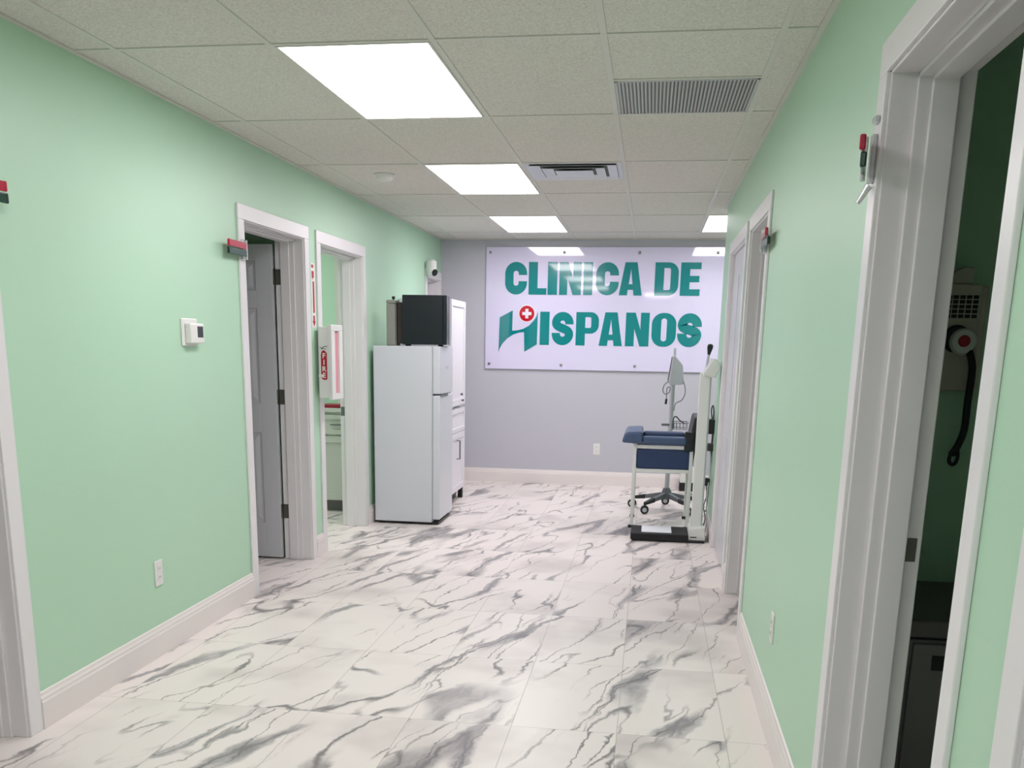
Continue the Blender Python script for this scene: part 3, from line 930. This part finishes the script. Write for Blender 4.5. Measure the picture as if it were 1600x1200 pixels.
o = MB().box(-.008, .222, 7.53, 7.80, .0625, .067).build('paper_pad', PAPER, loc=(.105, 7.665, .0625))
tag(o, 'white paper sheet lying on the black scale platform', 'paper')
# black charger and cables on the wall strip behind the scale
t = thing('wall_charger', 'black device with brown plug hung on the right wall strip behind the scale', 'charger', (XR, 8.03, .80))
MB().box(XR, XR-.050, 7.97, 8.10, .79, .905).build('housing', BLACK, t, bevel=.005)
MB().box(XR, XR-.060, 7.98, 8.08, .655, .710).build('plug', BROWN, t, bevel=.005)
MB().tube([(XR-.02, 8.03, .905), (XR-.03, 8.03, .97), (XR-.02, 8.05, 1.01), (XR-.008, 8.08, .96), (XR-.006, 8.09, .80), (XR-.008, 8.08, .5), (XR-.015, 8.05, .2), (XR-.03, 8.0, .17)], .005, n=6).build('cable', BLACK, t)
t = thing('power_cables', 'tangle of grey cables with a black plug hanging behind the scale column', 'cables', (.49, 7.95, .0))
MB().box(XR-.055, XR-.012, 7.92, 7.985, .385, .445).build('black_plug', BLACK, t, bevel=.006)
MB().tube([(XR-.035, 7.95, .385), (XR-.03, 7.93, .30), (XR-.05, 7.90, .22), (XR-.03, 7.92, .12), (XR-.05, 7.94, .03), (XR-.06, 8.05, .006)], .005, n=6).build('cable', GREYD, t)
MB().tube([(XR-.02, 8.0, .66), (XR-.015, 7.96, .5), (XR-.03, 7.88, .3), (XR-.022, 7.85, .1), (XR-.04, 7.86, .006), (XR-.09, 7.9, .006)], .005, n=6).build('cable', GREYP, t)

# ------------------------------------------------------------------ vital signs monitor on a rolling stand
mx, my = .200, 9.03
t = thing('vital_signs_monitor', 'grey vital signs monitor on a pole with five casters behind the blue chair', 'medical monitor', (mx, my, 0))
MB().lathe((mx, my, .105), (0, 0, 1), [(0, 0), (.052, 0), (.055, .02), (.040, .075), (.028, .10), (0, .10)]).build('hub', GREYD, t, smooth=True)
MB().cyl((mx, my, .18), (mx, my, 1.14), .021).build('pole', GREYP, t, smooth=True)
for k in range(5):
    a = math.radians(-90+36+72*k)
    d = Vector((math.cos(a), math.sin(a), 0)); s_ = Vector((-d.y, d.x, 0))
    c0 = Vector((mx, my, 0))

    def P(r, s, z): return tuple(c0+d*r+s_*s+Vector((0, 0, z)))
    b = MB(); b.hexa([P(.03, -.022, .115), P(.20, -.018, .095), P(.20, .018, .095), P(.03, .022, .115), P(.03, -.022, .165), P(.20, -.018, .130), P(.20, .018, .130), P(.03, .022, .165)])
    arm = b.build('leg', GREYD, t, bevel=.006)
    b = MB(); b.hexa([P(.195, -.021, .092), P(.325, -.017, .080), P(.325, .017, .080), P(.195, .021, .092), P(.195, -.021, .134), P(.325, -.017, .105), P(.325, .017, .105), P(.195, .021, .134)])
    b.build('bumper', BLACK, arm, bevel=.006)
    cas_ = MB()
    w0 = c0+d*.325+Vector((0, 0, .038))
    ax_ = s_ if k in (1, 3) else Vector((0, 1, 0))
    for q in (-.016, .016):
        cas_.lathe(w0+ax_*q, ax_, [(0, -.009), (.030, -.009), (.037, -.005), (.037, .005), (.030, .009), (0, .009)], n=20)
    cas_.cyl(w0+Vector((0, 0, .02)), w0+Vector((0, 0, .05)), .010, n=10)
    co = cas_.build('caster', BLACK, arm, smooth=True)
    hb = MB()
    for q in (-.016, .016):
        hb.lathe(w0+ax_*q, ax_, [(0, -.0105), (.020, -.0105), (.022, 0), (.020, .0105), (0, .0105)], n=16)
    hb.build('wheel_disc', GREYP, arm, smooth=True)
# head
b = MB()
b.prism([(.158, 1.150), (.176, 1.128), (.284, 1.135), (.290, 1.180), (.276, 1.300), (.262, 1.322), (.205, 1.385), (.186, 1.385)], lambda p, q, tt: (p, tt, q), 8.90, 9.16)
hd = b.build('monitor_head', GREYP, t, bevel=.010, seg=3)
b = MB(); b.hexa([(.1555, 8.92, 1.165), (.181, 8.92, 1.37), (.181, 9.14, 1.37), (.1555, 9.14, 1.165), (.153, 8.92, 1.166), (.1785, 8.92, 1.371), (.1785, 9.14, 1.371), (.153, 9.14, 1.166)])
b.build('screen', SCREEN, hd)
b = MB(); b.hexa([(.190, 8.93, 1.38), (.216, 8.93, 1.38), (.216, 8.97, 1.38), (.190, 8.97, 1.38), (.190, 8.935, 1.448), (.212, 8.935, 1.448), (.212, 8.965, 1.448), (.190, 8.965, 1.448)])
b.build('thermometer_probe', GREYP, t, bevel=.005)
# side handle and wire basket
b = MB(); b.box(.120, .200, 9.01, 9.05, .765, .785); b.build('handle', GREYD, t, bevel=.006)
b = MB()
for z, e in ((.745, .0), (.800, .01)):
    b.tube([(.225-e, 8.92-e, z), (.345+e, 8.92-e, z), (.345+e, 9.14+e, z), (.225-e, 9.14+e, z), (.225-e, 8.92-e, z)], .0035, n=6, smooth=1)
for i in range(5):
    x = .225+.03*i
    b.tube([(x, 8.915, .800), (x, 8.92, .745), (x, 9.14, .745), (x, 9.145, .800)], .0025, n=6, smooth=1)
b.box(.215, .235, 9.01, 9.05, .74, .80)
b.build('basket', GREYD, t)
b = MB()
b.tube([(.16, 8.90, 1.16), (.125, 8.90, 1.13), (.115, 8.90, 1.08), (.14, 8.90, 1.05), (.172, 8.90, 1.07), (.175, 8.90, 1.11), (.150, 8.90, 1.10), (.150, 8.90, 1.00)], .004, n=6)
cb = b.build('probe_cord', GREYD, t)
MB().tube([(.150, 8.90, 1.01), (.146, 8.90, .965)], .010, n=10).build('cord_end', BLACK, cb)
b = MB(); b.tube([(.286, 8.95, 1.17), (.305, 8.94, 1.12), (.310, 8.94, 1.06), (.285, 8.95, 1.0), (.235, 9.0, .965), (.222, 9.0, .90)], .004, n=6); b.build('sensor_cord', GREYD, t)
b = MB(); b.tube([(.22, 9.0, .79), (.225, 8.97, .84), (.245, 8.95, .855), (.28, 8.96, .82), (.31, 9.0, .80), (.33, 9.02, .79)], .005, n=6); b.build('loose_cord', BLACK, t)

# small bin at the foot of the back wall
t = thing('waste_bin', 'small white bin with black lower part against the grey wall behind the chair', 'bin', (.44, 10.38, 0))
MB().box(.36, .53, 10.30, 10.46, .085, .24).build('upper_part', WHITEP, t, bevel=.008)
MB().box(.355, .535, 10.295, 10.465, 0, .088).build('lower_part', BLACK, t, bevel=.006)

# ------------------------------------------------------------------ lit left room
t = thing('base_cabinet', 'white base cabinet with counter and drawer inside the lit left room', 'cabinet', (-2.85, 8.48, 0))
gx0, gx1, gy0 = -3.25, -2.44, 8.22
MB().box(gx0, gx1, gy0, 8.69, .10, .865).build('carcass', CABO, t, bevel=.002)
MB().box(gx0, gx1, gy0+.06, 8.69, 0, .10).build('toe_kick', CABT, t)
MB().box(gx0-.01, gx1, gy0-.03, 8.69, .866, .900).build('worktop', CABO, t, bevel=.004)


def front(name, x0, x1, z0, z1, fr):
    b = MB(); b.box(x0, x1, gy0, gy0-.010, z0, z1)
    b.box(x0, x0+fr, gy0-.010, gy0-.020, z0, z1); b.box(x1-fr, x1, gy0-.010, gy0-.020, z0, z1)
    b.box(x0+fr, x1-fr, gy0-.010, gy0-.020, z0, z0+fr); b.box(x0+fr, x1-fr, gy0-.010, gy0-.020, z1-fr, z1)
    return b.build(name, CABO, t, bevel=.0015)


for x0, x1 in ((gx0+.005, -2.850), (-2.845, gx1-.005)):
    dw = front('drawer', x0, x1, .675, .845, .04)
    MB().box((x0+x1)/2-.06, (x0+x1)/2+.06, gy0-.020, gy0-.034, .756, .766).build('handle', GREYD, dw)
    front('door', x0, x1, .108, .662, .055)
o = MB().box(-2.80, -2.50, 8.23, 8.42, .9005, .928).build('red_binder', REDBOX, loc=(-2.65, 8.32, .9), bevel=.004)
tag(o, 'dark red flat binder lying on the counter of the lit left room', 'binder')

# ------------------------------------------------------------------ dark right room
t = thing('diagnostic_panel', 'beige wall unit with black grille and red-centred dial in the dark right room', 'wall unit', (1.0, 3.9, 1.5))
b = MB(); b.box(.83, 1.150, 3.838, 3.9, 1.315, 1.690)
b.build('housing', BEIGE, t, bevel=.010, seg=3)
MB().box(1.150, 1.178, 3.852, 3.9, 1.318, 1.684).build('side_rail', BEIGE, t, bevel=.008)
b = MB()
for i in range(7):
    for k in range(5):
        b.box(1.150-.020-.0225*i-.009, 1.150-.020-.0225*i+.009, 3.8365, 3.839, 1.572+.0165*k, 1.572+.0165*k+.0125)
b.build('grille', VOID, t)
MB().lathe((1.078, 3.838, 1.500), (0, -1, 0), [(0, 0), (.048, 0), (.048, .010), (.040, .018), (0, .018)], n=28).build('dial_mount', BLACK, t, smooth=True)
dl = MB().lathe((1.098, 3.825, 1.490), (0, -1, 0), [(0, 0), (.046, 0), (.047, .010), (.040, .022), (0, .024)], n=32).build('dial', WHITEP, t, smooth=True)
MB().lathe((1.098, 3.802, 1.492), (0, -1, 0), [(0, 0), (.021, 0), (.018, .008), (0, .009)], n=24).build('dial_centre', REDP, dl, smooth=True)
b = MB(); b.tube([(1.118, 3.82, 1.470), (1.135, 3.80, 1.40), (1.137, 3.81, 1.28), (1.140, 3.82, 1.18), (1.128, 3.83, 1.12), (1.112, 3.84, 1.085)], .013, n=10); hs = b.build('hose', BLACK, t)
b = MB(); b.tube([(1.128, 3.83, 1.125), (1.108, 3.83, 1.09), (1.105, 3.83, 1.06), (1.122, 3.83, 1.05), (1.132, 3.83, 1.075), (1.128, 3.83, 1.11)], .007, n=8); b.build('hose_loop', BLACK, hs)
b = MB(); b.prism([(1.035, 1.690), (1.118, 1.690), (1.118, 1.745), (1.085, 1.748), (1.055, 1.735), (1.038, 1.712)], lambda p, q, tt: (p, tt, q), 3.850, 3.895); b.build('holder', BEIGE, t, bevel=.004)

t = thing('storage_cabinet', 'grey storage cabinet with a dark pull slot inside the dark right room', 'cabinet', (1.15, 3.5, 0))
MB().box(.868, 1.45, 3.22, 3.78, .0, .545).build('carcass', CABG, t, bevel=.004)
MB().box(.850, 1.47, 3.19, 3.79, .560, .615).build('top', CABT, t, bevel=.005)
MB().box(.872, 1.446, 3.23, 3.77, .545, .560).build('shadow_gap', BLACK, t)
d_ = MB().box(.885, 1.435, 3.20, 3.22, .02, .535).build('door', CABG, t, bevel=.004)
MB().box(.946, 1.03, 3.1985, 3.2005, .450, .500).build('pull_slot', BLACK, d_, bevel=.0)
